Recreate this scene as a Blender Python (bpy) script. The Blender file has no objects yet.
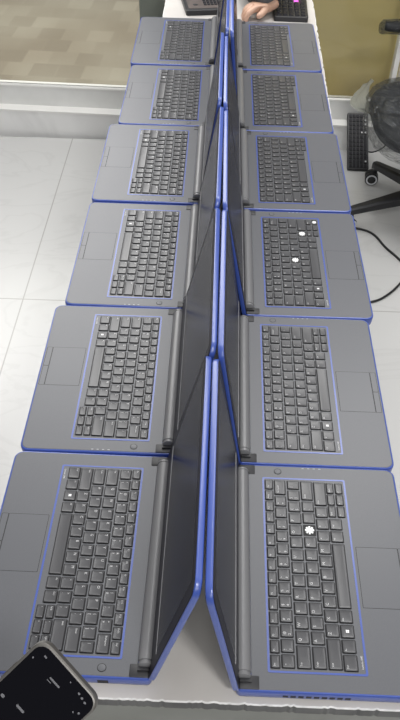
import bpy, bmesh, math, random
from mathutils import Vector, Matrix
random.seed(7)
S = bpy.context.scene
COL = S.collection
PI = math.pi

# ------------------------------------------------------------------ materials
def mat(name, col, rough=.5, metal=0.0, spec=.5, coat=0.0):
    m = bpy.data.materials.new(name); m.use_nodes = True
    b = m.node_tree.nodes['Principled BSDF']
    b.inputs['Base Color'].default_value = (*col, 1)
    b.inputs['Roughness'].default_value = rough
    b.inputs['Metallic'].default_value = metal
    b.inputs['Specular IOR Level'].default_value = spec
    b.inputs['Coat Weight'].default_value = coat
    return m

def nodes(m):
    nt = m.node_tree
    return nt, nt.nodes, nt.links, nt.nodes['Principled BSDF']

def noise_tint(m, c1, c2, scale, detail=3, lo=.35, hi=.65, rough=None, bump=0.0, distort=0.0):
    nt, N, L, b = nodes(m)
    tc = N.new('ShaderNodeTexCoord')
    t = N.new('ShaderNodeTexNoise'); t.inputs['Scale'].default_value = scale; t.inputs['Detail'].default_value = detail
    t.inputs['Distortion'].default_value = distort
    L.new(tc.outputs['Object'], t.inputs['Vector'])
    r = N.new('ShaderNodeValToRGB')
    r.color_ramp.elements[0].position = lo; r.color_ramp.elements[0].color = (*c1, 1)
    r.color_ramp.elements[1].position = hi; r.color_ramp.elements[1].color = (*c2, 1)
    L.new(t.outputs['Fac'], r.inputs['Fac']); L.new(r.outputs['Color'], b.inputs['Base Color'])
    if bump:
        bp = N.new('ShaderNodeBump'); bp.inputs['Strength'].default_value = bump; bp.inputs['Distance'].default_value = .002
        L.new(t.outputs['Fac'], bp.inputs['Height']); L.new(bp.outputs['Normal'], b.inputs['Normal'])
    return m

M = {}
M['deck'] = noise_tint(mat('deck_grey_plastic', (.17,.17,.18), .38), (.096,.099,.109), (.106,.109,.119), 900, 2)
M['pad'] = mat('touchpad_grey', (.101,.104,.114), .37)
M['blue'] = mat('blue_rubber_trim', (.040,.080,.34), .30, 0, .8)
M['key'] = mat('black_key_plastic', (.064,.064,.068), .29)
M['well'] = mat('key_gap_shade', (.006,.006,.007), .6)  # shade of the gaps and key sides, painted as near-black
M['legend'] = mat('white_key_print', (.62,.62,.62), .5)
M['white'] = mat('white_print', (.9,.9,.9), .4)
M['bezel'] = mat('screen_bezel_plastic', (.014,.014,.021), .38, 0, .22)
M['screen'] = mat('screen_matte_panel', (.011,.011,.018), .27, 0, .25)
M['lidback'] = noise_tint(mat('lid_back_plastic', (.035,.035,.04), .45), (.03,.03,.034), (.042,.042,.047), 300)
M['barrel'] = mat('hinge_barrel_plastic', (.17,.17,.175), .33)
M['cap'] = mat('hinge_cap_plastic', (.022,.022,.025), .5)
M['grey'] = mat('crease_highlight_grey', (.30,.30,.31), .4)
M['dark'] = mat('dark_slot', (.008,.008,.010), .6)
M['led'] = mat('status_light_lens', (.30,.31,.33), .3)
M['black'] = mat('black_plastic', (.018,.018,.020), .42)
M['rubber'] = mat('black_cable_rubber', (.014,.014,.015), .5)
M['steel'] = mat('grey_metal', (.45,.45,.46), .35, .9)
M['glassblack'] = mat('phone_glass', (.004,.004,.006), .06, 0, .22)
M['phone'] = mat('phone_frame', (.20,.19,.175), .32, .7)
M['icon'] = mat('phone_icon', (.15,.15,.16), .4)
M['cream'] = noise_tint(mat('worn_cream_tabletop', (.6,.57,.53), .5), (.50,.475,.45), (.58,.555,.525), 6, 5)
M['tabedge'] = noise_tint(mat('table_edge_dark', (.12,.12,.12), .6), (.065,.065,.065), (.11,.11,.108), 14, 4)
M['floor_shade'] = noise_tint(mat('grey_green_floor_shade', (.2,.2,.18), .5), (.18,.185,.165), (.215,.22,.20), 9)  # tone of the shaded floor below the table top
M['chip'] = noise_tint(mat('bare_worn_edge', (.75,.74,.72), .6), (.62,.61,.59), (.85,.84,.82), 60, 3)
M['skin'] = noise_tint(mat('skin', (.55,.34,.24), .5), (.50,.30,.21), (.60,.38,.27), 30, 3)
M['sleeve'] = noise_tint(mat('dark_grey_cloth', (.09,.095,.10), .9), (.06,.065,.07), (.13,.135,.14), 55, 5, .3, .7, bump=.4)
M['alu'] = noise_tint(mat('brushed_rail_paint', (.55,.55,.53), .45), (.70,.70,.68), (.77,.77,.75), 8)
M['ledge'] = mat('white_ledge', (.84,.83,.80), .5)
M['post'] = mat('grey_green_post', (.27,.29,.26), .5)
M['ring'] = mat('pale_caster_ring', (.65,.66,.68), .4)
M['chairblack'] = mat('chair_black_nylon', (.016,.016,.018), .45)
M['mesh'] = noise_tint(mat('seat_black_fabric', (.02,.02,.022), .8), (.014,.014,.016), (.04,.04,.043), 120, 2)

def glow(name, col, s):
    m = mat(name, col, .4); nt, N, L, b = nodes(m)
    b.inputs['Emission Color'].default_value = (*col, 1); b.inputs['Emission Strength'].default_value = s
    return m
M['magenta'] = glow('magenta_backlit_key', (.95,.12,.75), .9)

# marble floor with thin grout
def floor_mat():
    m = mat('marble_tile_floor', (.8,.8,.78), .22)
    nt, N, L, b = nodes(m)
    tc = N.new('ShaderNodeTexCoord'); sp = N.new('ShaderNodeSeparateXYZ'); L.new(tc.outputs['Object'], sp.inputs[0])
    def line(sock, off, per, half):
        a = N.new('ShaderNodeMath'); a.operation = 'SUBTRACT'; a.inputs[1].default_value = off; L.new(sock, a.inputs[0])
        d = N.new('ShaderNodeMath'); d.operation = 'DIVIDE'; d.inputs[1].default_value = per; L.new(a.outputs[0], d.inputs[0])
        p = N.new('ShaderNodeMath'); p.operation = 'PINGPONG'; p.inputs[1].default_value = .5; L.new(d.outputs[0], p.inputs[0])
        l = N.new('ShaderNodeMath'); l.operation = 'LESS_THAN'; l.inputs[1].default_value = half/per; L.new(p.outputs[0], l.inputs[0])
        return l.outputs[0]
    lx = line(sp.outputs['X'], -.642, .8, .0022); ly = line(sp.outputs['Y'], 1.375, 1.2, .0022)
    mx = N.new('ShaderNodeMath'); mx.operation = 'MAXIMUM'; L.new(lx, mx.inputs[0]); L.new(ly, mx.inputs[1])
    # veins
    t = N.new('ShaderNodeTexNoise'); t.inputs['Scale'].default_value = 1.6; t.inputs['Detail'].default_value = 6; t.inputs['Distortion'].default_value = 1.6
    mp = N.new('ShaderNodeMapping'); mp.inputs['Rotation'].default_value = (0,0,.7); mp.inputs['Scale'].default_value = (1,2.4,1)
    L.new(tc.outputs['Object'], mp.inputs[0]); L.new(mp.outputs[0], t.inputs['Vector'])
    r = N.new('ShaderNodeValToRGB'); e = r.color_ramp.elements
    e[0].position = .47; e[0].color = (.585,.582,.57,1); e[1].position = .53; e[1].color = (.585,.582,.57,1)
    k = e.new(.5); k.color = (.555,.552,.54,1)
    L.new(t.outputs['Fac'], r.inputs['Fac'])
    mix = N.new('ShaderNodeMix'); mix.data_type = 'RGBA'
    L.new(mx.outputs[0], mix.inputs['Factor']); L.new(r.outputs['Color'], mix.inputs['A']); mix.inputs['B'].default_value = (.40,.39,.375,1)
    L.new(mix.outputs['Result'], b.inputs['Base Color'])
    return m
M['floor'] = floor_mat()
M['kerb'] = noise_tint(mat('marble_kerb', (.7,.7,.68), .4), (.80,.795,.78), (.86,.855,.84), 3, 5, .42, .55, distort=1.2)

def brick_mat():
    m = mat('beige_mosaic_floor', (.3,.27,.2), .6)
    nt, N, L, b = nodes(m)
    tc = N.new('ShaderNodeTexCoord')
    mp = N.new('ShaderNodeMapping'); mp.inputs['Rotation'].default_value = (0,0,.06)
    L.new(tc.outputs['Object'], mp.inputs[0])
    br = N.new('ShaderNodeTexBrick')
    br.inputs['Color1'].default_value = (.275,.245,.186,1); br.inputs['Color2'].default_value = (.36,.33,.258,1)
    br.inputs['Mortar'].default_value = (.32,.29,.225,1); br.inputs['Mortar Size'].default_value = .004; br.inputs['Mortar Smooth'].default_value = 1
    br.inputs['Scale'].default_value = 1; br.inputs['Brick Width'].default_value = .135; br.inputs['Row Height'].default_value = .15
    L.new(mp.outputs[0], br.inputs['Vector'])
    t = N.new('ShaderNodeTexNoise'); t.inputs['Scale'].default_value = 1.3; t.inputs['Detail'].default_value = 2
    L.new(tc.outputs['Object'], t.inputs['Vector'])
    r = N.new('ShaderNodeValToRGB'); r.color_ramp.elements[0].position = .35; r.color_ramp.elements[0].color = (.78,.74,.70,1)
    r.color_ramp.elements[1].position = .62; r.color_ramp.elements[1].color = (1,1,1,1)
    L.new(t.outputs['Fac'], r.inputs['Fac'])
    mix = N.new('ShaderNodeMix'); mix.data_type = 'RGBA'; mix.blend_type = 'MULTIPLY'; mix.inputs['Factor'].default_value = 1
    L.new(br.outputs['Color'], mix.inputs['A']); L.new(r.outputs['Color'], mix.inputs['B'])
    L.new(mix.outputs['Result'], b.inputs['Base Color'])
    return m
M['mosaic'] = brick_mat()
M['olive'] = noise_tint(mat('olive_brown_panel', (.5,.4,.18), .5), (.66,.55,.30), (.85,.70,.31), 2.2, 2, .3, .7)

def pane_mat(name, tint, gloss_rough=.03, fac=.05):
    m = bpy.data.materials.new(name); m.use_nodes = True
    nt = m.node_tree; N = nt.nodes; L = nt.links
    for n in list(N): N.remove(n)
    o = N.new('ShaderNodeOutputMaterial'); mix = N.new('ShaderNodeMixShader'); tr = N.new('ShaderNodeBsdfTransparent'); gl = N.new('ShaderNodeBsdfGlossy')
    tr.inputs[0].default_value = (*tint, 1); gl.inputs['Roughness'].default_value = gloss_rough
    f = N.new('ShaderNodeFresnel'); f.inputs[0].default_value = 1.3
    L.new(f.outputs[0], mix.inputs[0]); L.new(tr.outputs[0], mix.inputs[1]); L.new(gl.outputs[0], mix.inputs[2]); L.new(mix.outputs[0], o.inputs[0])
    return m
M['pane'] = pane_mat('partition_glass', (.96,.965,.95))

def wrap_mat(name, sc, t0, t1, bstr, base):
    m = bpy.data.materials.new(name); m.use_nodes = True
    nt = m.node_tree; N = nt.nodes; L = nt.links
    for n in list(N): N.remove(n)
    o = N.new('ShaderNodeOutputMaterial'); mix = N.new('ShaderNodeMixShader'); tr = N.new('ShaderNodeBsdfTransparent'); gl = N.new('ShaderNodeBsdfPrincipled')
    tr.inputs[0].default_value = (.90,.91,.90,1)
    gl.inputs['Base Color'].default_value = (*base,1); gl.inputs['Roughness'].default_value = .16
    t = N.new('ShaderNodeTexNoise'); t.inputs['Scale'].default_value = sc; t.inputs['Detail'].default_value = 4; t.inputs['Distortion'].default_value = 1.4
    bp = N.new('ShaderNodeBump'); bp.inputs['Strength'].default_value = bstr; bp.inputs['Distance'].default_value = .03
    L.new(t.outputs['Fac'], bp.inputs['Height']); L.new(bp.outputs['Normal'], gl.inputs['Normal'])
    mp = N.new('ShaderNodeMapRange'); mp.inputs['From Min'].default_value = .35; mp.inputs['From Max'].default_value = .7
    mp.inputs['To Min'].default_value = t0; mp.inputs['To Max'].default_value = t1
    L.new(t.outputs['Fac'], mp.inputs['Value']); L.new(mp.outputs['Result'], mix.inputs[0])
    L.new(tr.outputs[0], mix.inputs[1]); L.new(gl.outputs[0], mix.inputs[2]); L.new(mix.outputs[0], o.inputs[0])
    return m
M['wrap'] = wrap_mat('clear_plastic_wrap', 11, .15, .80, 1.0, (.055,.06,.066))
M['film'] = wrap_mat('cloudy_plastic_film', 5, .88, .98, .12, (.24,.245,.215))

# ------------------------------------------------------------------ mesh helpers
def link(name, bm, mats, parent=None, loc=(0,0,0), smooth=False, matrix=None):
    me = bpy.data.meshes.new(name)
    bmesh.ops.recalc_face_normals(bm, faces=bm.faces)
    bm.to_mesh(me); bm.free()
    if not isinstance(mats, (list, tuple)): mats = [mats]
    for m in mats: me.materials.append(M[m])
    if smooth:
        for p in me.polygons: p.use_smooth = True
    o = bpy.data.objects.new(name, me); COL.objects.link(o)
    o.location = loc
    if matrix is not None: o.matrix_local = matrix
    if parent: o.parent = parent
    return o

def tag(o, label, cat, group=None):
    o['label'] = label; o['category'] = cat
    if group: o['group'] = group
    return o
def empty(name, loc=(0,0,0), rz=0):
    o = bpy.data.objects.new(name, None); COL.objects.link(o); o.location = loc; o.rotation_euler = (0,0,rz)
    o.empty_display_size = .05
    return o
def struct(name, bm, m, **k):
    o = link(name, bm, m, **k); o['kind'] = 'structure'; return o

def box(bm, a, b, mi=0, mx=None):
    x0,y0,z0 = a; x1,y1,z1 = b
    vs = [bm.verts.new(mx @ Vector(p) if mx else p) for p in ((x0,y0,z0),(x1,y0,z0),(x1,y1,z0),(x0,y1,z0),(x0,y0,z1),(x1,y0,z1),(x1,y1,z1),(x0,y1,z1))]
    for f in ((3,2,1,0),(4,5,6,7),(0,1,5,4),(1,2,6,5),(2,3,7,6),(3,0,4,7)):
        bm.faces.new([vs[i] for i in f]).material_index = mi
    return vs

def rrect(x0, x1, y0, y1, r, n=5):
    """outline of a rounded rectangle; r is one radius or four (lower-left, lower-right, upper-right, upper-left)"""
    if not isinstance(r, (list, tuple)): r = [r]*4
    out = []
    for (cx, cy, a0, rr) in ((x0, y0, PI, r[0]), (x1, y0, 1.5*PI, r[1]), (x1, y1, 0, r[2]), (x0, y1, .5*PI, r[3])):
        sx = 1 if cx == x0 else -1; sy = 1 if cy == y0 else -1
        for i in range(n+1):
            a = a0 + (PI/2)*i/n
            out.append((cx+sx*rr+rr*math.cos(a), cy+sy*rr+rr*math.sin(a)))
    return out

def loft(bm, loops, cap0=True, cap1=True, mis=None, close=True):
    """loops: lists of 3-D points with equal counts; skins them in order"""
    R = [[bm.verts.new(p) for p in lp] for lp in loops]
    n = len(R[0])
    for k in range(len(R)-1):
        for i in range(n if close else n-1):
            f = bm.faces.new((R[k][i], R[k][(i+1) % n], R[k+1][(i+1) % n], R[k+1][i]))
            f.material_index = mis[k] if mis else 0
    if cap0: bm.faces.new(list(reversed(R[0]))).material_index = mis[0] if mis else 0
    if cap1: bm.faces.new(R[-1]).material_index = mis[-1] if mis else 0
    return R
def z_(pts, z): return [(x, y, z) for x, y in pts]

def tube(bm, pts, r, n=10, mi=0, caps=True):
    pts = [Vector(p) for p in pts]; rs = r if isinstance(r, (list, tuple)) else [r]*len(pts)
    loops = []; ref = None
    for i, p in enumerate(pts):
        d = (pts[min(i+1, len(pts)-1)] - pts[max(i-1, 0)]).normalized()
        if ref is None:
            ref = d.orthogonal().normalized()
        ref = (ref - d*ref.dot(d)).normalized(); s = d.cross(ref)
        loops.append([p + (ref*math.cos(2*PI*k/n) + s*math.sin(2*PI*k/n))*rs[i] for k in range(n)])
    loft(bm, loops, caps, caps, [mi]*len(loops))

def lathe(bm, prof, axis_m, n=20, mi=0):
    """prof: (radius, height) pairs round local z, placed by the matrix axis_m"""
    loft(bm, [[axis_m @ Vector((r*math.cos(2*PI*k/n), r*math.sin(2*PI*k/n), h)) for k in range(n)] for r, h in prof], True, True, [mi]*len(prof))

def catmull(P, n=10):
    P = [Vector(p) for p in P]; Q = [P[0]*2-P[1]] + P + [P[-1]*2-P[-2]]; out = []
    for i in range(1, len(Q)-2):
        for k in range(n):
            t = k/n
            out.append(.5*((2*Q[i]) + (Q[i+1]-Q[i-1])*t + (2*Q[i-1]-5*Q[i]+4*Q[i+1]-Q[i+2])*t*t + (3*Q[i]-Q[i-1]-3*Q[i+1]+Q[i+2])*t**3))
    out.append(P[-1]); return out

_txt = {}
def text_polys(s, size):
    """flat outline faces of a string, baseline at the origin"""
    key = s
    if key not in _txt:
        c = bpy.data.curves.new('t', 'FONT'); c.body = s; c.size = 1; c.resolution_u = 2
        o = bpy.data.objects.new('t', c); COL.objects.link(o)
        bpy.context.view_layer.update()
        me = o.evaluated_get(bpy.context.evaluated_depsgraph_get()).to_mesh()
        _txt[key] = ([tuple(v.co[:2]) for v in me.vertices], [tuple(p.vertices) for p in me.polygons])
        bpy.data.objects.remove(o); bpy.data.curves.remove(c)
    vs, fs = _txt[key]
    return [(x*size, y*size) for x, y in vs], fs
def add_text(bm, s, size, x, y, z, mi, rot=0, center=False):
    vs, fs = text_polys(s, size)
    if not vs: return
    if center:
        cx = (min(v[0] for v in vs)+max(v[0] for v in vs))/2; cy = (min(v[1] for v in vs)+max(v[1] for v in vs))/2
        vs = [(a-cx, b-cy) for a, b in vs]
    c, s_ = math.cos(rot), math.sin(rot)
    V = [bm.verts.new((x+a*c-b*s_, y+a*s_+b*c, z)) for a, b in vs]
    for f in fs:
        try:
            g = bm.faces.new([V[i] for i in f]); g.material_index = mi
        except ValueError: pass

# ------------------------------------------------------------------ the laptop
HW = .1658                    # half width
Y0, Y1 = -.1245, .0905        # front and rear edge, measured from the keyboard centre
SY = 1.0926                   # depth of the deck features relative to the drawing below
HX = (.0905, .004)            # hinge axis (y, z)
BASE_H = .0215
DZ = .0217                   # deck height above the table

def key_mesh(w, d, legends, mech=False):
    """a key cap with sloped sides in painted shade-black, a slightly smaller top and its white print"""
    bm = bmesh.new(); r = .0011
    if mech:                                             # bare white switch where the cap is missing
        for a in (0, PI/4, PI/2, 3*PI/4):
            mx = Matrix.Rotation(a, 4, 'Z')
            box(bm, (-.0058, -.0012, 0), (.0058, .0012, .0012 + .0002*(a > 1)), 0, mx)
        return bm
    o = rrect(-w/2, w/2, -d/2, d/2, r, 3); i1 = rrect(-w/2+.0002, w/2-.0002, -d/2+.0002, d/2-.0002, r, 3)
    i2 = rrect(-w/2+.0007, w/2-.0007, -d/2+.0007, d/2-.0007, r*.8, 3)
    i3 = rrect(-w/2+.0026, w/2-.0026, -d/2+.0026, d/2-.0026, r*.6, 3)
    loft(bm, [z_(o, 0), z_(i1, .0014), z_(i2, .0018), z_(i3, .00155)], False, True, [1, 0, 0, 0])
    for (s, size, fx, fy) in legends:
        if s == 'WIN':
            q = .00175
            for sx in (-1, 1):
                for sy in (-1, 1):
                    x, y = sx*q*.56, sy*q*.56; h = q/2
                    vs = [bm.verts.new((x+a*h, y+b*h, .00185)) for a, b in ((-1,-1),(1,-1),(1,1),(-1,1))]
                    bm.faces.new(vs).material_index = 3
        else:
            add_text(bm, s, size, -w/2+fx, d/2-fy, .00185, 2)
    return bm

def layout():
    K = []                                               # (x0, x1, y0, y1, legends)
    def row(x, p, w, names, y0, y1, two=False):
        for n in names:
            if two and ' ' in n:
                a, b = n.split(' '); lg = [(a, .0042, .0022, .0050), (b, .0042, .0022, .0110)]
            elif len(n) == 1: lg = [(n, .0050, .0022, .0056)]
            else: lg = [(n, .0030, .0016, .0045)]
            K.append((x, x+w, y0, y1, lg)); x += p
    row(-.1368, .01847, .0150, ['Esc'] + ['F%d' % i for i in range(1, 13)] + ['PrtSc', 'Del'], .0420, .0514)
    row(-.1362, .01915, .0155, ['~ `','! 1','@ 2','# 3','$ 4','% 5','^ 6','& 7','* 8','( 9',') 0','_ -','+ ='], .0255, .0390, True)
    K.append((.1130, .1365, .0255, .0390, [('Backspace', .0030, .002, .005)]))
    K.append((-.1362, -.1090, .0074, .0218, [('Tab', .0030, .002, .005)]))
    row(-.1056, .01905, .0155, list('QWERTYUIOP') + ['{ [', '} ]'], .0074, .0218, True)
    K.append((.1230, .1365, .0074, .0218, [('|', .004, .002, .006)]))
    K.append((-.1360, -.1098, -.0100, .0040, [('Caps', .0030, .002, .005)]))
    row(-.1060, .01920, .0155, list('ASDFGHJKL') + [': ;', '" \''], -.0100, .0040, True)
    K.append((.1053, .1362, -.0100, .0040, [('Enter', .0030, .002, .005)]))
    K.append((-.1360, -.0988, -.0274, -.0130, [('Shift', .0030, .002, .005)]))
    row(-.0955, .01920, .0155, list('ZXCVBNM') + ['< ,', '> .', '? /'], -.0274, -.0130, True)
    K.append((.0968, .1352, -.0274, -.0130, [('Shift', .0030, .002, .005)]))
    for x0, x1, n in ((-.1370,-.1185,'Ctrl'), (-.1150,-.0995,'Fn'), (-.0960,-.0803,'WIN'), (-.0765,-.0608,'Alt'), (-.0572,.0345,''), (.0385,.0547,'Alt'), (.0582,.0742,'Ctrl')):
        K.append((x0, x1, -.0445, -.0300, [] if not n else [(n, .0030, .0016, .0045)]))
    for i, (a, b) in enumerate((('PgUp', '<'), ('^', 'v'), ('PgDn', '>'))):
        x0 = .0785 + i*.0197
        K.append((x0, x0+.0168, -.0382, -.0300, [(a, .0026, .0014, .0038)]))
        K.append((x0, x0+.0168, -.0500, -.0415, [(b, .0030, .0014, .0040)]))
    return K
KEYS = layout()

def lid_xf(tilt):
    """lid frame: x along the hinge, y upwards along the lid, z out of the back, hinged at HX and leaning back by tilt"""
    # local (x, u, n) -> laptop (x, y, z):  u = (0, sin t, cos t), n = (0, cos t, -sin t)
    t = tilt
    return Matrix(((1, 0, 0, 0), (0, math.sin(t), math.cos(t), HX[0]), (0, math.cos(t), -math.sin(t), HX[1]), (0, 0, 0, 1)))

LIDU0, LIDU1 = -.0110, .2310
N0, N1 = .0052, .0130
PARTS = {}

def make_laptop():
    root = empty('laptop')
    # base shell: blue moulded tray with a rounded top rim and a darker underside
    bm = bmesh.new()
    R4 = [.013, .013, .007, .007]
    def ol(i): return rrect(-HW+i, HW-i, Y0+i, Y1-i, [max(r-i, .001) for r in R4], 6)
    loft(bm, [z_(ol(.004), -BASE_H), z_(ol(.0012), -.0185), z_(ol(.0003), -.012), z_(ol(0), -.004), z_(ol(.0004), -.0014), z_(ol(.0013), -.0003), z_(ol(.0026), 0), z_(ol(.0030), -.0004)],
         True, True, [1, 0, 0, 0, 0, 0, 0, 0])
    base = link('base_shell', bm, ['blue', 'black'], root)
    # vents on the user's left side, ports on both sides
    bm = bmesh.new()
    for i in range(9):
        y = -.035 + i*.0085
        box(bm, (-HW-.0001, y, -.013), (-HW+.0015, y+.0058, -.008))
    link('vent', bm, 'dark', base)
    for y, l, h in ((-.06, .013, .005), (-.035, .013, .005), (-.005, .015, .006), (.03, .012, .008)):
        bm = bmesh.new(); box(bm, (HW-.0015, y, -.0145), (HW+.0001, y+l, -.0145+h)); link('port', bm, 'dark', base)
    # palm deck
    bm = bmesh.new()
    o = [(x, y) for x, y in rrect(-HW+.0028, HW-.0028, Y0+.0028, .0735, [.0105, .0105, .001, .001], 6)]
    i = [(x, y) for x, y in rrect(-HW+.0032, HW-.0032, Y0+.0032, .0732, [.0100, .0100, .001, .001], 6)]
    loft(bm, [z_(o, -.0012), z_(o, .0000), z_(i, .0003)], False, True)
    deck = link('palm_deck', bm, 'deck', root)
    # dark hinge caps filling the cut-out rear corners of the deck
    for s in (-1, 1):
        bm = bmesh.new()
        xa, xb = (.1475, .1632) if s > 0 else (-.1632, -.1475)
        loft(bm, [z_(rrect(xa, xb, .0650, .0868, .001, 2), -.0008), z_(rrect(xa, xb, .0650, .0868, .001, 2), .0010), z_(rrect(xa+.0006, xb-.0006, .0656, .0862, .001, 2), .0015)], False, True)
        xm0, xm1 = (.1475, .1560) if s > 0 else (-.1560, -.1475)
        box(bm, (xm0, .0735, .0008), (xm1, .0862, .0045))
        link('hinge_cap', bm, 'cap', root)
    # keyboard: blue outline, key plate with the shade of the gaps painted black, the caps
    bm = bmesh.new()
    o = rrect(-.1424, .1424, -.0555, .0553, .0022, 3); n = rrect(-.1400, .1400, -.0531, .0529, .0015, 3)
    Rr = loft(bm, [z_(o, .0002), z_(o, .0007), z_(n, .0007), z_(n, .0002)], False, False)
    kt = link('keyboard_trim', bm, 'blue', root); kt['label'] = 'blue outline round the keyboard'
    bm = bmesh.new()
    loft(bm, [z_(rrect(-.1402, .1402, -.0533, .0531, .0015, 3), .0001), z_(rrect(-.1402, .1402, -.0533, .0531, .0015, 3), .0004)], False, True, [0, 0])
    for (x0, x1, y0, y1, lg) in KEYS:
        g = .0011
        bm.faces.new([bm.verts.new(p) for p in z_(rrect(x0-g, x1+g, y0-g, y1+g, .0013, 2), .00045)]).material_index = 1
    add_text(bm, 'Latitude 3380', .0030, -.1345, -.0512, .00046, 2)
    kb = link('keyboard', bm, ['deck', 'well', 'legend'], root)
    cache = {}
    for (x0, x1, y0, y1, lg) in KEYS:
        link('key', key_mesh(x1-x0, y1-y0, lg), ['key', 'well', 'legend', 'white'], kb, ((x0+x1)/2, (y0+y1)/2, .0005))
    # touchpad and its two buttons
    def pad(name, x0, x1, y0, y1, m):
        bm = bmesh.new()
        bm.faces.new([bm.verts.new(p) for p in z_(rrect(x0-.0006, x1+.0006, y0-.0006, y1+.0006, .0012, 2), .00032)]).material_index = 1
        loft(bm, [z_(rrect(x0, x1, y0, y1, .001, 2), .00034), z_(rrect(x0, x1, y0, y1, .001, 2), .0004)], False, True)
        return link(name, bm, [m, 'well'], root)
    pad('touchpad', -.0550, .0320, -.1105, -.0595, 'pad')
    pad('touchpad_button', -.0550, -.0118, -.1195, -.1118, 'pad')
    pad('touchpad_button', -.0108, .0320, -.1195, -.1118, 'pad')
    # round power button with ring, row of status lights, hinge line
    bm = bmesh.new(); T = Matrix.Translation((.1535, .0341, .0003))
    lathe(bm, [(.0052, 0), (.0052, .0002)], T, 20, 1); lathe(bm, [(.0044, .0002), (.0044, .0005), (.0040, .0006)], T, 20, 0)
    link('power_button', bm, ['deck', 'well'], root)
    for k in range(4):
        bm = bmesh.new(); box(bm, (.1600, -.0245+k*.0076, .0003), (.1614, -.0215+k*.0076, .0005)); link('status_light', bm, 'led', root)
    # lid
    X = lid_xf(.25)
    bm = bmesh.new()
    ro = [.012, .012, .016, .016]
    def lo(i): return rrect(-HW+i, HW-i, LIDU0+i, LIDU1-i, [max(r-i, .001) for r in ro], 6)
    loft(bm, [z_(lo(.0016), N0+.0002), z_(lo(.0007), N0), z_(lo(.0001), N0+.0008), z_(lo(0), N0+.002), z_(lo(0), N1-.0022), z_(lo(.0006), N1-.0008), z_(lo(.0020), N1)],
         True, True, [0, 0, 0, 0, 0, 0, 1])
    lid = link('lid', bm, ['blue', 'lidback'], root, matrix=X)
    bm = bmesh.new()
    i0 = rrect(-HW+.0020, HW-.0020, LIDU0+.0030, LIDU1-.0020, [.008, .008, .014, .014], 6)
    i1 = rrect(-HW+.0026, HW-.0026, LIDU0+.0036, LIDU1-.0026, [.008, .008, .014, .014], 6)
    loft(bm, [z_(i0, N0+.0003), z_(i0, N0-.0006), z_(i1, N0-.0009)], False, True)
    link('screen_bezel', bm, 'bezel', lid)
    bm = bmesh.new()
    s0 = rrect(-.148, .148, .0480, .2195, .0015, 3)
    loft(bm, [z_(s0, N0-.0008), z_(s0, N0-.00105)], False, True)
    link('screen', bm, 'screen', lid)
    bm = bmesh.new(); box(bm, (-.152, .0412, N0-.0016), (.152, .0420, N0-.0006)); link('crease_highlight', bm, 'grey', lid)  # highlight along the bezel crease, painted as a light grey strip
    bm = bmesh.new()
    Tm = Matrix.Rotation(PI/2, 4, 'Y')
    lathe(bm, [(0.0076, -.1515), (0.0092, -.1505), (0.0094, -.1475), (0.0087, -.1470), (0.0087, -.1455), (0.0098, -.1450), (0.0098, .1450), (0.0087, .1455), (0.0087, .1470), (0.0094, .1475), (0.0092, .1505), (0.0076, .1515)], Tm, 28, 0)
    b = link('hinge_barrel', bm, 'barrel', lid, smooth=False)
    return root

def shade_auto(o, ang=35):
    me = o.data
    if me.users > 1 and me.get('sm'): return
    if o.name.split('.')[0] in ('palm_deck', 'screen', 'screen_bezel', 'touchpad', 'touchpad_button', 'keyboard', 'table_top'): return
    for p in me.polygons: p.use_smooth = True
    me.set_sharp_from_angle(angle=math.radians(ang)); me['sm'] = 1

proto = make_laptop()
for c_ in [o for o in bpy.data.objects if o.parent == proto]: c_.location.z += DZ
def stretch(o):
    for c in kids(o):
        if c.name == 'lid': continue
        c.location.y *= SY
        for v in c.data.vertices: v.co.y *= SY
        stretch(c)
def kids(o): return [c for c in bpy.data.objects if c.parent == o]
stretch(proto)
def kids(o): return [c for c in bpy.data.objects if c.parent == o]
CHILD = {}
def index_tree(o):
    CHILD[o.name] = kids(o)
    for c in CHILD[o.name]: index_tree(c)
index_tree(proto)
def copy_tree(o, parent=None):
    c = o.copy(); COL.objects.link(c)
    if parent: c.parent = parent
    out = [c]
    for ch in CHILD[o.name]: out += copy_tree(ch, c)
    return out
for o in list(bpy.data.objects):
    if o.type == 'MESH': shade_auto(o)

TABLE_Z = -DZ
# keyboard centres (x, y, heading in degrees) and where each back-to-back pair of lids meets (x)
POS = {'L1': (-.1534, 0, -.35), 'L2': (-.1487, .3343, .10), 'L3': (-.1334, .6676, -.25), 'L4': (-.1306, 1.0087, -.10), 'L5': (-.1104, 1.3471, -.13), 'L6': (-.1143, 1.6904, -.10),
       'R1': (.1435, -.0089, -.04), 'R2': (.1472, .3231, -.20), 'R3': (.1577, .6557, .28), 'R4': (.1537, .9950, .20), 'R5': (.1468, 1.3318, .17), 'R6': (.1453, 1.6754, .20)}
SCL = {'1': 1.0, '2': 1.0, '3': 1.004, '4': 1.012, '5': 1.014, '6': 1.018}
MEET = {'1': .0025, '2': .0095, '3': .0100, '4': .0070, '5': .0185, '6': .0170}
LAB = {
 'L1': 'open dark grey laptop with blue trim, its front corner under the black phone',
 'L2': 'open blue-edged laptop, second from the near table end in the left row',
 'L3': 'open blue-edged laptop in the left row, glare on its touchpad, third from near end',
 'L4': 'open blue-edged laptop in the left row, fourth from the near table end',
 'L5': 'open blue-edged laptop, second from the far end of the left row',
 'L6': 'open blue-edged laptop farthest in the left row, before the dark brown laptop',
 'R1': 'open dark grey blue-edged laptop nearest in the right row, one white key gap',
 'R2': 'open blue-edged laptop, second from the near table end in the right row',
 'R3': 'open blue-edged laptop with three white spots on its keys, third in right row',
 'R4': 'open blue-edged laptop in the right row, fourth from the near table end',
 'R5': 'open blue-edged laptop, second from the far end of the right row',
 'R6': 'open blue-edged laptop farthest in the right row, in front of the hand',
}
mech = None
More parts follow.
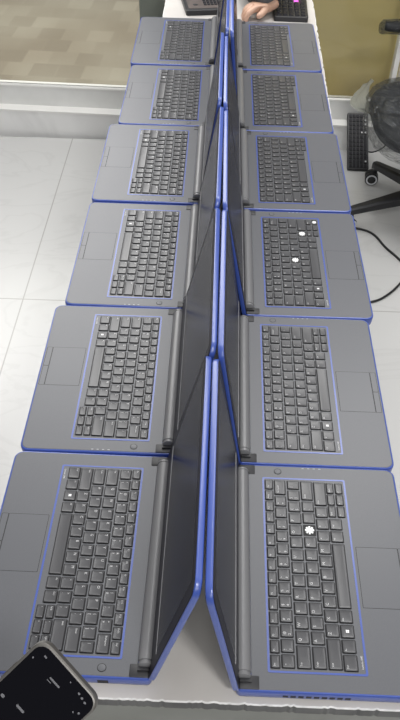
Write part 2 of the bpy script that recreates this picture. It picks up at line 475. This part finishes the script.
def mechanism(kb, key, w, label):
    global mech
    if mech is None:
        mech = link('key_switch', key_mesh(w, w, [], True), 'white', kb, key.location); m = mech
    else:
        m = mech.copy(); COL.objects.link(m); m.parent = kb; m.location = key.location
    m['label'] = label
    m.scale = (w/.0116, w/.0116, 1)
    bpy.data.objects.remove(key)

for nm in ['L1','R1','L2','R2','L3','R3','L4','R4','L5','R5','L6','R6']:
    tree = [proto] + [None] if nm == 'L1' else copy_tree(proto)
    root = tree[0]
    x, y, h = POS[nm]
    left = nm[0] == 'L'
    # put the Empty at the base: local z = 0 is the deck
    root.location = (x, y, TABLE_Z)
    root.rotation_euler = (0, 0, (-PI/2 if left else PI/2) + math.radians(h))
    tag(root, LAB[nm], 'laptop', 'laptops standing back to back in two rows')
    # lid leans until the outer top edges meet
    sc = SCL[nm[1]]; root.scale = (sc, sc, sc)
    hingex = x + HX[0]*sc if left else x - HX[0]*sc
    reach = (MEET[nm[1]] - hingex)*(1 if left else -1)/sc - .0004/sc      # horizontal run of the outer face top
    # solve sin(t)*U + cos(t)*N1 = reach
    t = 0.0
    for _ in range(40):
        t = math.asin(max(-1, min(1, (reach - math.cos(t)*N1)/LIDU1)))
    ch = kids(root)
    lid = [c for c in ch if c.name.split('.')[0] == 'lid'][0]
    lid.matrix_local = Matrix.Translation((0, 0, DZ)) @ lid_xf(t)
    kb = [c for c in ch if c.name.split('.')[0] == 'keyboard'][0]
    if nm in ('R1', 'R3'):
        def near(px, py): return min([q for q in kids(kb) if q.name.startswith('key') and 'switch' not in q.name], key=lambda k: (k.location.x-px)**2 + (k.location.y-py)**2)
        if nm == 'R1': mechanism(kb, near(.0554, -.003*SY), .0125, 'white switch where a key cap is missing')
        else:
            mechanism(kb, near(.0845, -.020*SY), .0125, 'white switch where a key cap is missing')
            mechanism(kb, near(-.0025, -.003*SY), .0125, 'white switch where a key cap is missing')
            mechanism(kb, near(.1260, -.0455*SY), .0085, 'small white switch where an arrow key cap is missing')

# ------------------------------------------------------------------ the table
TX0, TX1, TY0, TY1 = -.190, .288, -.182, 2.28
tb = empty('table', (.05, 1.06, -.76))
tag(tb, 'long narrow table with a cream top and chipped edges under the two rows of laptops', 'table')
def rel(o, parent):
    o.parent = parent; o.matrix_parent_inverse = Matrix.Translation(-Vector(parent.location)) if not any(parent.rotation_euler) else parent.matrix_basis.inverted()
    return o
rnd = random.Random(3)
def jag(a, b, n, amp, fixed):
    pts = []
    for i in range(n):
        t = i/n; e = amp*rnd.random()**6
        pts.append((a+(b-a)*t, e))
    return pts
outl = []
for s, e in jag(TX0, TX1, 130, .0016, 0): outl.append((s, TY0 + e))
for s, e in jag(TY0, TY1, 330, .0055, 0): outl.append((TX1 - .008 + .012*max(0, s-.2) - e, s))
for s, e in jag(TX1, TX0, 20, .002, 0): outl.append((s, TY1 - e))
for s, e in jag(TY1, TY0, 120, .003, 0): outl.append((TX0 + e, s))
cx, cy = .05, 1.06
def inset(pts, d): return [(x + (d if x < cx else -d)*(1 if abs(x-cx) > .19 else 0), y + (d if y < 0 else (-d if y > 2.2 else 0))) for x, y in pts]
bm = bmesh.new()
loft(bm, [z_(outl, TABLE_Z-.0210), z_(outl, TABLE_Z-.0026), z_(outl, TABLE_Z-.0004), z_(inset(outl, .0016), TABLE_Z)], True, True, [0, 2, 2, 1])
top = link('table_top', bm, ['tabedge', 'cream', 'chip']); rel(top, tb)
bm = bmesh.new(); box(bm, (TX0+.004, TY0+.006, -.30), (TX1-.004, TY0+.022, TABLE_Z-.0212)); rel(link('floor_shade_panel', bm, 'floor_shade'), tb)  # added panel, coloured like the floor in the table's shade
for (lx, ly) in ((TX0+.05, .25), (TX1-.05, .25), (TX0+.05, 2.2), (TX1-.05, 2.2)):
    bm = bmesh.new(); box(bm, (lx-.02, ly-.02, -.76), (lx+.02, ly+.02, TABLE_Z-.021)); rel(link('leg', bm, 'steel'), tb)

# ------------------------------------------------------------------ setting
FZ = -.76
bm = bmesh.new(); box(bm, (-4, -2.5, FZ-.05), (4, 2.46, FZ)); struct('floor', bm, 'floor')
RZ = math.radians(-1.98)
PM = Matrix.Translation((0, 2.454, 0)) @ Matrix.Rotation(RZ, 4, 'Z')
def part_struct(name, a, b, m):
    bm = bmesh.new(); box(bm, a, b); return struct(name, bm, m, matrix=PM)
part_struct('baseboard_far', (-4, 0, FZ-.05), (4, .10, -.650), 'kerb')
part_struct('trim_1', (-4, -.004, -.650), (4, .10, -.643), 'ledge')
part_struct('trim_2', (-4, .047, -.643), (4, .078, -.558), 'alu')
part_struct('trim_3', (-4, .043, -.558), (4, .083, -.552), 'ledge')
part_struct('window_1', (-4, .059, -.552), (4, .065, .55), 'pane')
part_struct('trim_4', (-.333, .075, -.76), (-.232, .12, .55), 'post')
part_struct('trim_5', (.704, .035, -.552), (.722, .09, .55), 'ledge')
bm = bmesh.new(); box(bm, (-4, 2.53, FZ-.05), (4, 7.0, FZ)); struct('floor_far_room', bm, 'mosaic')
part_struct('wall_far', (.18, .20, FZ), (.76, .24, .60), 'olive')

# ------------------------------------------------------------------ cables on the floor
def cable(name, pts, r, label, parent=None):
    bm = bmesh.new(); tube(bm, catmull(pts, 10), r, 8)
    o = link(name, bm, 'rubber', parent, smooth=True)
    if label: tag(o, label, 'cable')
    return o
cz = FZ+.0045
cable('power_cable', [(.34,1.87,cz),(.46,1.855,cz),(.556,1.840,cz),(.604,1.806,cz),(.636,1.731,cz),(.672,1.668,cz),(.702,1.592,cz),(.659,1.522,cz),(.610,1.462,cz),(.552,1.420,cz),(.45,1.40,cz),(.34,1.41,cz)], .0042, 'thin black cable looping over the white floor right of the table')

# ------------------------------------------------------------------ keyboards
def keyboard(name, length, width, rows, cols, keymat, special=None, thick=.012, gap=.0028, marks=()):
    """x across the rows, y along the length, z up; origin at the near end, middle of the underside"""
    root = empty(name)
    bm = bmesh.new()
    o = rrect(-width/2, width/2, 0, length, .006, 4); i = rrect(-width/2+.002, width/2-.002, .002, length-.002, .005, 4)
    loft(bm, [z_(o, 0), z_(o, thick-.002), z_(i, thick)], True, True)
    link('case', bm, 'black', root)
    px = (width-.012)/rows; py = (length-.014)/cols
    for r in range(rows):
        c = 0
        while c < cols:
            n = 1
            if r == rows-1 and c == 4: n = 4
            elif c == 0 and r in (1, 2): n = 2
            bm = bmesh.new(); w = px-gap; d = py*n-gap
            o = rrect(-w/2, w/2, -d/2, d/2, .0012, 2); i = rrect(-w/2+.0016, w/2-.0016, -d/2+.0016, d/2-.0016, .001, 2)
            loft(bm, [z_(o, 0), z_(i, .004)], False, True)
            if (r, c) in marks:
                bm.faces.new([bm.verts.new(p) for p in z_(rrect(-.0032, .0032, -.0032, .0032, .001, 2), .0041)]).material_index = 1
            m = keymat
            if special and (r, c) in special: m = 'magenta'
            link('key', bm, [m, 'legend'], root, (-width/2+.006+px*(r+.5), .007+py*(c+n/2), thick))
            c += n
    return root
M['kbkey'] = mat('small_black_keycaps', (.010,.010,.014), .5, 0, .3)
k = keyboard('keyboard', .258, .089, 5, 13, 'kbkey', marks=((4,1),(4,8),(4,10),(4,11),(3,8)))
yk = Vector((0, .165, .112)).normalized(); xk = Vector((1, 0, .0)); zk = xk.cross(yk)
k.matrix_world = Matrix(((xk.x, yk.x, zk.x, .595), (xk.y, yk.y, zk.y, 2.266), (xk.z, yk.z, zk.z, FZ+.0005), (0,0,0,1)))
tag(k, 'small black keyboard on the floor leaning against the marble kerb beside the chair', 'keyboard')
cb = cable('cord', [(.632,2.335,-.708),(.660,2.325,-.703),(.690,2.305,-.672),(.715,2.295,-.625),(.75,2.23,-.56),(.79,2.12,-.49)], .003, None)
cb.parent = k; cb.matrix_parent_inverse = k.matrix_world.inverted()

k2 = keyboard('backlit_keyboard', .36, .108, 5, 15, 'kbkey', special={(3,6),(4,6),(3,5),(4,7),(3,7)}, thick=.016, gap=.0045)
k2.location = (.219, 1.908, TABLE_Z); k2.rotation_euler = (0,0,math.radians(-1.5))
tag(k2, 'black keyboard with glowing magenta keys at the far end of the table', 'keyboard')

# dark laptop behind the left row, turned with one corner towards the camera
d = empty('dark_laptop', (-.114, 1.932, TABLE_Z), math.radians(10))
tag(d, 'dark brown laptop lying askew behind the far left laptop', 'laptop')
M['brown'] = noise_tint(mat('dark_brown_deck', (.09,.07,.065), .4), (.075,.06,.055), (.11,.088,.08), 30)
bm = bmesh.new()
loft(bm, [z_(rrect(0, .135, 0, .30, .008, 4), 0), z_(rrect(0, .135, 0, .30, .008, 4), .015), z_(rrect(.002, .133, .002, .298, .007, 4), .017)], True, True)
link('base_shell', bm, 'black', d)
bm = bmesh.new(); loft(bm, [z_(rrect(.010, .125, .014, .286, .004, 3), .0168), z_(rrect(.010, .125, .014, .286, .004, 3), .0176)], False, True); link('palm_deck', bm, 'brown', d)
bm = bmesh.new(); lathe(bm, [(.008, 0), (.008, .0006), (.005, .0008)], Matrix.Translation((.035, .045, .0176)), 16); link('power_button', bm, 'black', d)
for r in range(5):
    for c in range(11):
        bm = bmesh.new(); loft(bm, [z_(rrect(-.0048, .0048, -.0085, .0085, .001, 2), 0), z_(rrect(-.0040, .0040, -.0076, .0076, .001, 2), .0018)], False, True)
        link('key', bm, 'kbkey', d, (.067+r*.0115, .045+c*.0195, .0177))

# ------------------------------------------------------------------ hands
def skin_body(name, verts, edges, root_i, sub=2, material='skin'):
    me = bpy.data.meshes.new(name)
    me.from_pydata([v[0] for v in verts], edges, [])
    o = bpy.data.objects.new(name, me); COL.objects.link(o)
    me.materials.append(M[material])
    md = o.modifiers.new('Skin', 'SKIN'); md.use_smooth_shade = True
    for i, v in enumerate(verts):
        r = v[1]; me.skin_vertices[0].data[i].radius = r if isinstance(r, tuple) else (r, r)
        me.skin_vertices[0].data[i].use_root = (i == root_i)
    ss = o.modifiers.new('Sub', 'SUBSURF'); ss.levels = sub; ss.render_levels = sub
    return o
def hand(name, X, curl=.5, spread=1.0, arm=((0,0,0),(0,-.09,.004),(0,-.20,.01)), fr=(.024,.031,.036)):
    """right hand, wrist at the origin, fingers towards +y, thumb towards -x, palm facing -z; X places it"""
    V = []; Ed = []
    def add(p, r): V.append((X @ Vector(p), r)); return len(V)-1
    fore = add(arm[2], fr[2]); mid = add(arm[1], fr[1]); w = add(arm[0], fr[0]); palm = add((0, .035, 0), (.030, .018)); Ed.extend([(fore, mid), (mid, w), (w, palm)])
    for i, (x, L) in enumerate(((-.030, .075), (-.010, .084), (.010, .078), (.029, .060))):
        a = add((x*.85, .075, .003), .0115); Ed.append((palm, a)); b = a; y, z = .075, .003; ang = 0.0
        for k, f in enumerate((.45, .31, .24)):
            ang += curl*(.55 if k == 0 else .75)
            y += math.cos(ang)*L*f; z -= math.sin(ang)*L*f
            c = add((x*(1+.12*spread*(k+1)), y, z), .0092-.0009*k); Ed.append((b, c)); b = c
    a = add((-.030, .030, -.006), .0135); Ed.append((palm, a))
    b = add((-.050, .052, -.016), .0110); Ed.append((a, b)); c = add((-.055, .078, -.024), .0090); Ed.append((b, c))
    return skin_body(name, V, Ed, 3)

# hand behind the far right laptop, in a dark sleeve
ang = math.radians(104)
HX_ = Matrix.Translation((.150, 1.940, .016)) @ Matrix.Rotation(ang, 4, 'Z') @ Matrix.Rotation(-.06, 4, 'X') @ Matrix.Scale(.70, 4)
hp = hand('person', HX_, .75, .4, arm=((.0, 0, 0), (.004, -.018, .006), (.012, -.034, .012)), fr=(.020,.021,.022))
tag(hp, "person's bare hand in a dark grey sleeve resting behind the far right laptop", 'person')
bm = bmesh.new()
tube(bm, catmull([(.160,1.942,.024),(.146,1.958,.040),(.130,1.995,.056),(.118,2.08,.058),(.118,2.20,.058)], 4), [.032+.034*min(1, i/7) for i in range(17)], 20)
link('sleeve', bm, 'sleeve', hp, smooth=True)

# ------------------------------------------------------------------ camera
CAM = Vector((0, -.506379, .896024))
ROT = Matrix.Rotation(math.radians(1.090856), 4, 'Z') @ Matrix.Rotation(math.radians(44.399454), 4, 'X') @ Matrix.Rotation(math.radians(1.246820), 4, 'Z')
cam = bpy.data.cameras.new('camera'); co = bpy.data.objects.new('camera', cam); COL.objects.link(co)
co.matrix_world = Matrix.Translation(CAM) @ ROT
cam.sensor_fit = 'VERTICAL'; cam.sensor_height = 24; cam.lens = 737.134/720*24; cam.clip_start = .01
S.camera = co

# ------------------------------------------------------------------ the phone, held above the near left laptop
PW, PL, PT = .0735, .152, .0082
A = ROT @ Vector((-.1325, -.2335, -.6200)) + CAM             # far left corner of the phone
w0 = Vector((.690, -.715, .10)).normalized(); l0 = Vector((-.675, -.735, -.08))
l0 = (l0 - w0*l0.dot(w0)).normalized()
R3 = ROT.to_3x3(); wv = R3 @ w0; lv = R3 @ l0; nv = wv.cross(-lv)   # n towards the viewer
PH = Matrix(((wv.x, -lv.x, nv.x, A.x), (wv.y, -lv.y, nv.y, A.y), (wv.z, -lv.z, nv.z, A.z), (0,0,0,1)))
ph = empty('phone'); ph.matrix_world = PH
tag(ph, 'black smartphone held screen-up over the corner of the near left laptop', 'phone')
bm = bmesh.new()
def po(i): return rrect(i, PW-i, -PL+i, -i, .0115-i*.7, 7)
loft(bm, [z_(po(.0012), -PT), z_(po(0), -PT+.0014), z_(po(0), -.0014), z_(po(.0010), -.0002), z_(po(.0018), 0)], True, True)
o = link('frame', bm, 'phone', ph); shade_auto(o)
bm = bmesh.new(); loft(bm, [z_(po(.0022), -.0001), z_(po(.0024), .0003)], False, True); link('screen', bm, ['glassblack'], ph)
def mark(x, y, w, h):
    w *= .75; h *= .75
    bm = bmesh.new(); bm.faces.new([bm.verts.new(p) for p in z_(rrect(x-w/2, x+w/2, y-h/2, y+h/2, min(w, h)*.35, 2), .00034)]); link('screen_mark', bm, 'icon', ph)
mark(.0135, -.0090, .0040, .0022); mark(.0065, -.0175, .0018, .0022)
mark(.0340, -.0180, .0155, .0022); mark(.0300, -.0210, .0060, .0010); mark(.0430, -.0075, .0016, .0016)
for i, x in enumerate((.0545, .0590, .0632)): mark(x, -.0085-.0008*i, .0030, .0024)
mark(.0660, -.0200, .0026, .0026); mark(.0620, -.0230, .0018, .0018); mark(.0300, -.0560, .012, .003); mark(.012, -.060, .005, .004)
bm = bmesh.new(); box(bm, (-.0006, -.052, -.0055), (.0004, -.034, -.0030)); link('side_button', bm, 'phone', ph)

# the hand that holds its lower end (below the picture's edge)
HM = PH @ Matrix.Translation((PW/2+.004, -PL-.018, -PT-.017)) @ Matrix.Rotation(PI, 4, 'Y')
h2 = hand('person', HM, 0.0, .2)
V = []; Ed = []
bpy.data.objects.remove(h2)
def PP(x, y, z): return PH @ Vector((x, y, z))
V = [(PP(.040, -.38, -.03), .036), (PP(.038, -.27, -.028), .030), (PP(.038, -.195, -.026), .024), (PP(.038, -.150, -.027), (.030, .0165))]
Ed = [(0, 1), (1, 2), (2, 3)]
for k, y in enumerate((-.098, -.116, -.134, -.150)):
    b = 3
    for (x, dy, z, r) in ((.060, 0, -.024, .0105), (.0835, .001, -.012, .0090), (.0840, .002, .0065, .0080), (.0690, .003, .0092, .0072)):
        V.append((PP(x, y+dy, z), r)); Ed.append((b, len(V)-1)); b = len(V)-1
b = 3
for (x, y, z, r) in ((.006, -.152, -.024, .0125), (-.0125, -.132, -.006, .0105), (-.008, -.108, .0095, .0090), (.008, -.094, .0105, .0078)):
    V.append((PP(x, y, z), r)); Ed.append((b, len(V)-1)); b = len(V)-1
h2 = skin_body('person', V, Ed, 3)
tag(h2, "person's bare hand gripping the lower end of the black phone", 'person')

# ------------------------------------------------------------------ office chair, still in its plastic wrap
ch = empty('office_chair', (.805, 1.920, FZ), 0)
tag(ch, 'black office chair wrapped in clear plastic, right of the table', 'chair')
def rot2(a): return Matrix.Rotation(a, 4, 'Z')
for k in range(5):
    a = math.radians(121.6 + 72*k)
    bm = bmesh.new(); mx = rot2(a)
    def sec(x, w, zt, h): return [mx @ Vector(p) for p in ((x, -w, zt-h), (x, w, zt-h), (x, w, zt-.006), (x, w*.6, zt), (x, -w*.6, zt), (x, -w, zt-.006))]
    loft(bm, [sec(.03, .030, .145, .045), sec(.12, .026, .132, .036), sec(.24, .019, .108, .028), sec(.295, .016, .098, .026), sec(.312, .012, .094, .030)])
    leg = link('base_leg', bm, 'chairblack', ch)
    bm = bmesh.new(); e = mx @ Vector((.297, 0, 0)); yaw = a + (.9, .35, -.5, 1.3, .2)[k]
    for s in (-1, 1):
        W = Matrix.Translation((e.x, e.y, .027)) @ rot2(yaw) @ Matrix.Translation((.012, s*.013, 0)) @ Matrix.Rotation(-s*PI/2, 4, 'X')
        lathe(bm, [(.022, -.010), (.027, -.008), (.027, .006), (.024, .009)], W, 18, 0)
        lathe(bm, [(.0225, .009), (.0225, .0098)], W, 18, 1); lathe(bm, [(.0165, .0098), (.0160, .0106)], W, 18, 0)
    tube(bm, [(e.x, e.y, .03), (e.x, e.y, .070)], .008, 8)
    link('caster', bm, ['chairblack', 'ring'], leg)
bm = bmesh.new(); lathe(bm, [(.045, .10), (.045, .15), (.026, .16), (.026, .26), (.014, .262), (.014, .345), (.06, .347), (.06, .360)], Matrix.Identity(4), 20); link('gas_column', bm, 'chairblack', ch)
def superell(rx, ry, n=40, p=2.8):
    out = []
    for i in range(n):
        t = 2*PI*i/n; c, s = math.cos(t), math.sin(t)
        out.append((rx*abs(c)**(2/p)*(1 if c >= 0 else -1), ry*abs(s)**(2/p)*(1 if s >= 0 else -1)))
    return out
def pillow(bm, rx, ry, z0, h, mi=0):
    L = []
    for (f, z) in ((.86, 0), (.97, .15), (1, .42), (.985, .68), (.93, .88), (.82, .97), (.55, 1.0), (.2, .96)):
        L.append([(x, y, z0+h*z) for x, y in superell(rx*f, ry*f)])
    loft(bm, L, True, True, [mi]*8)
SH = .36
bm = bmesh.new(); pillow(bm, .262, .262, SH, .075); o = link('seat', bm, 'mesh', ch, (0, .05, 0), smooth=True)
# wrap: a crumpled sheet over the seat with a loose flap hanging towards the table
bm = bmesh.new(); rr = random.Random(5); L = []
for (f, z) in ((1.05, -.012), (1.055, .02), (1.05, .045), (1.02, .066), (.95, .082), (.80, .090), (.5, .092), (.2, .088)):
    L.append([(x*(1+.020*rr.uniform(-1,1)), y*(1+.020*rr.uniform(-1,1)), SH+z+.004*rr.uniform(-1,1)) for x, y in superell(.262*f, .262*f, 48)])
loft(bm, L, False, True)
w = link('plastic_wrap', bm, 'wrap', ch, (0, .05, 0), smooth=True); w['label'] = 'crumpled clear plastic over the seat'
bm = bmesh.new()
P0 = Vector((.805, 1.920, FZ))
edge_in = catmull([Vector(p)-P0 for p in ((.600,2.30,-.375),(.576,2.23,-.375),(.557,2.13,-.38),(.572,2.01,-.385),(.592,1.93,-.37))], 3)
edge_out = catmull([Vector(p)-P0 for p in ((.592,2.345,-.40),(.545,2.260,-.40),(.488,2.134,-.40),(.545,2.06,-.395),(.588,1.945,-.38))], 3)
ny = 6; G = []; nx = len(edge_in)
for i in range(nx):
    for j in range(ny):
        p = edge_in[i].lerp(edge_out[i], j/(ny-1)); G.append(bm.verts.new(p + Vector((rr.uniform(-.004,.004), rr.uniform(-.004,.004), rr.uniform(-.006,.006)))))
for i in range(nx-1):
    for j in range(ny-1): bm.faces.new((G[i*ny+j], G[i*ny+j+1], G[(i+1)*ny+j+1], G[(i+1)*ny+j]))
f = link('wrap_flap', bm, 'film', ch, smooth=True); f['label'] = 'loose flap of clear plastic hanging off the seat'
# armrests with their posts
for s in (-1, 1):
    y = s*.285
    bm = bmesh.new()
    tube(bm, [(.02, y*.8, SH+.01), (.0, y, SH+.03), (-.03, y, SH+.12), (-.03, y, SH+.256)], .016, 10)
    post = link('arm_post', bm, 'chairblack', ch, smooth=True)
    bm = bmesh.new()
    Lp = []
    for x, wd, zc in ((-.222,.010,.262),(-.215,.022,.260),(-.175,.028,.260),(-.06,.030,.262),(.05,.028,.264),(.10,.020,.264)):
        Lp.append([(x, y+wd*math.cos(t), SH+zc+.016*math.sin(t)) for t in [2*PI*q/14 for q in range(14)]])
    loft(bm, Lp); link('armrest', bm, 'chairblack', post, smooth=True)
    bm = bmesh.new(); Lp = []
    for x, wd, zc, h in ((-.240,.022,.254,.016),(-.230,.031,.258,.022),(-.165,.034,.259,.024),(-.08,.035,.261,.023),(.0,.034,.262,.022)):
        Lp.append([(x, y+wd*math.cos(t)*(1+.08*rr.uniform(-1,1)), SH+zc+h*math.sin(t)*(1+.12*rr.uniform(-1,1))) for t in [2*PI*q/18 for q in range(18)]])
    loft(bm, Lp, True, False); link('arm_wrap', bm, 'wrap', post, smooth=True)
bm = bmesh.new()
tube(bm, [(.20,0,SH+.01),(.27,0,SH+.06),(.29,0,SH+.25)], .022, 10)
L = []
for zz, ww in ((.16,.15),(.20,.21),(.36,.235),(.52,.22),(.60,.17)):
    L.append([(.27+.05*(zz-.16)+ (.018*math.sin(t)) + .10*(1-math.cos(t)**2)*0 - .05*(math.cos(t)**2), ww*math.cos(t), SH+zz) for t in [2*PI*q/24 for q in range(24)]])
loft(bm, L); link('backrest', bm, 'mesh', ch, smooth=True)

# ------------------------------------------------------------------ light
W = bpy.data.worlds.new('room_light'); S.world = W; W.use_nodes = True
N = W.node_tree.nodes; L = W.node_tree.links; bg = N['Background']
tc = N.new('ShaderNodeTexCoord'); sp = N.new('ShaderNodeSeparateXYZ'); L.new(tc.outputs['Generated'], sp.inputs[0])
r = N.new('ShaderNodeValToRGB'); e = r.color_ramp.elements
e[0].position = .0; e[0].color = (.14,.14,.14,1); e[1].position = .9; e[1].color = (.62,.62,.63,1)
k_ = e.new(.38); k_.color = (.17,.17,.175,1)
L.new(sp.outputs['Z'], r.inputs['Fac']); L.new(r.outputs['Color'], bg.inputs['Color']); bg.inputs['Strength'].default_value = 1.0

def area(name, loc, target, sx, sy, power, col=(1,1,1)):
    l = bpy.data.lights.new(name, 'AREA'); l.shape = 'RECTANGLE'; l.size = sx; l.size_y = sy; l.energy = power; l.color = col
    o = bpy.data.objects.new(name, l); COL.objects.link(o); o.location = loc
    o.rotation_euler = (Vector(target)-Vector(loc)).to_track_quat('-Z', 'Y').to_euler(); return o
area('overhead_panel_light', (-.95, 3.10, 1.85), (-.70, 1.6, -.3), 1.3, 2.2, 58, (1,.99,.97))
area('overhead_panel_light', (.80, 1.75, 2.0), (.6, 1.2, -.3), .7, 1.0, 20, (1,.99,.97))  # dim panel added to lift the right row
area('ceiling_spot_lamp', (.69, -1.25, 2.2), (.0, .2, -.1), .35, .35, 27, (1,.99,.98))
area('ceiling_tube_light', (.0, 1.9, 2.4), (.0, 1.9, 0), .16, 2.4, 22)
area('far_room_fill', (-2.6, 4.0, 2.2), (-.8, 4.2, -.7), 1.2, 1.2, 38, (1,.97,.92))  # added fill for the mosaic floor behind the glass
area('aisle_fill', (1.6, .6, 1.9), (.6, 2.6, -.6), .9, .9, 5, (1,.98,.95))  # weak fill added over the aisle, aimed at the partition
area('back_fill', (.5, -2.8, 2.0), (-.1, 2.4, -.5), 2.4, 1.1, 38, (.99,1,1))  # broad fill added behind the camera to brighten the kerb

vs = S.view_settings
vs.view_transform = 'Standard'; vs.look = 'None'; vs.exposure = 0.0; vs.gamma = 1.0; vs.use_curve_mapping = False
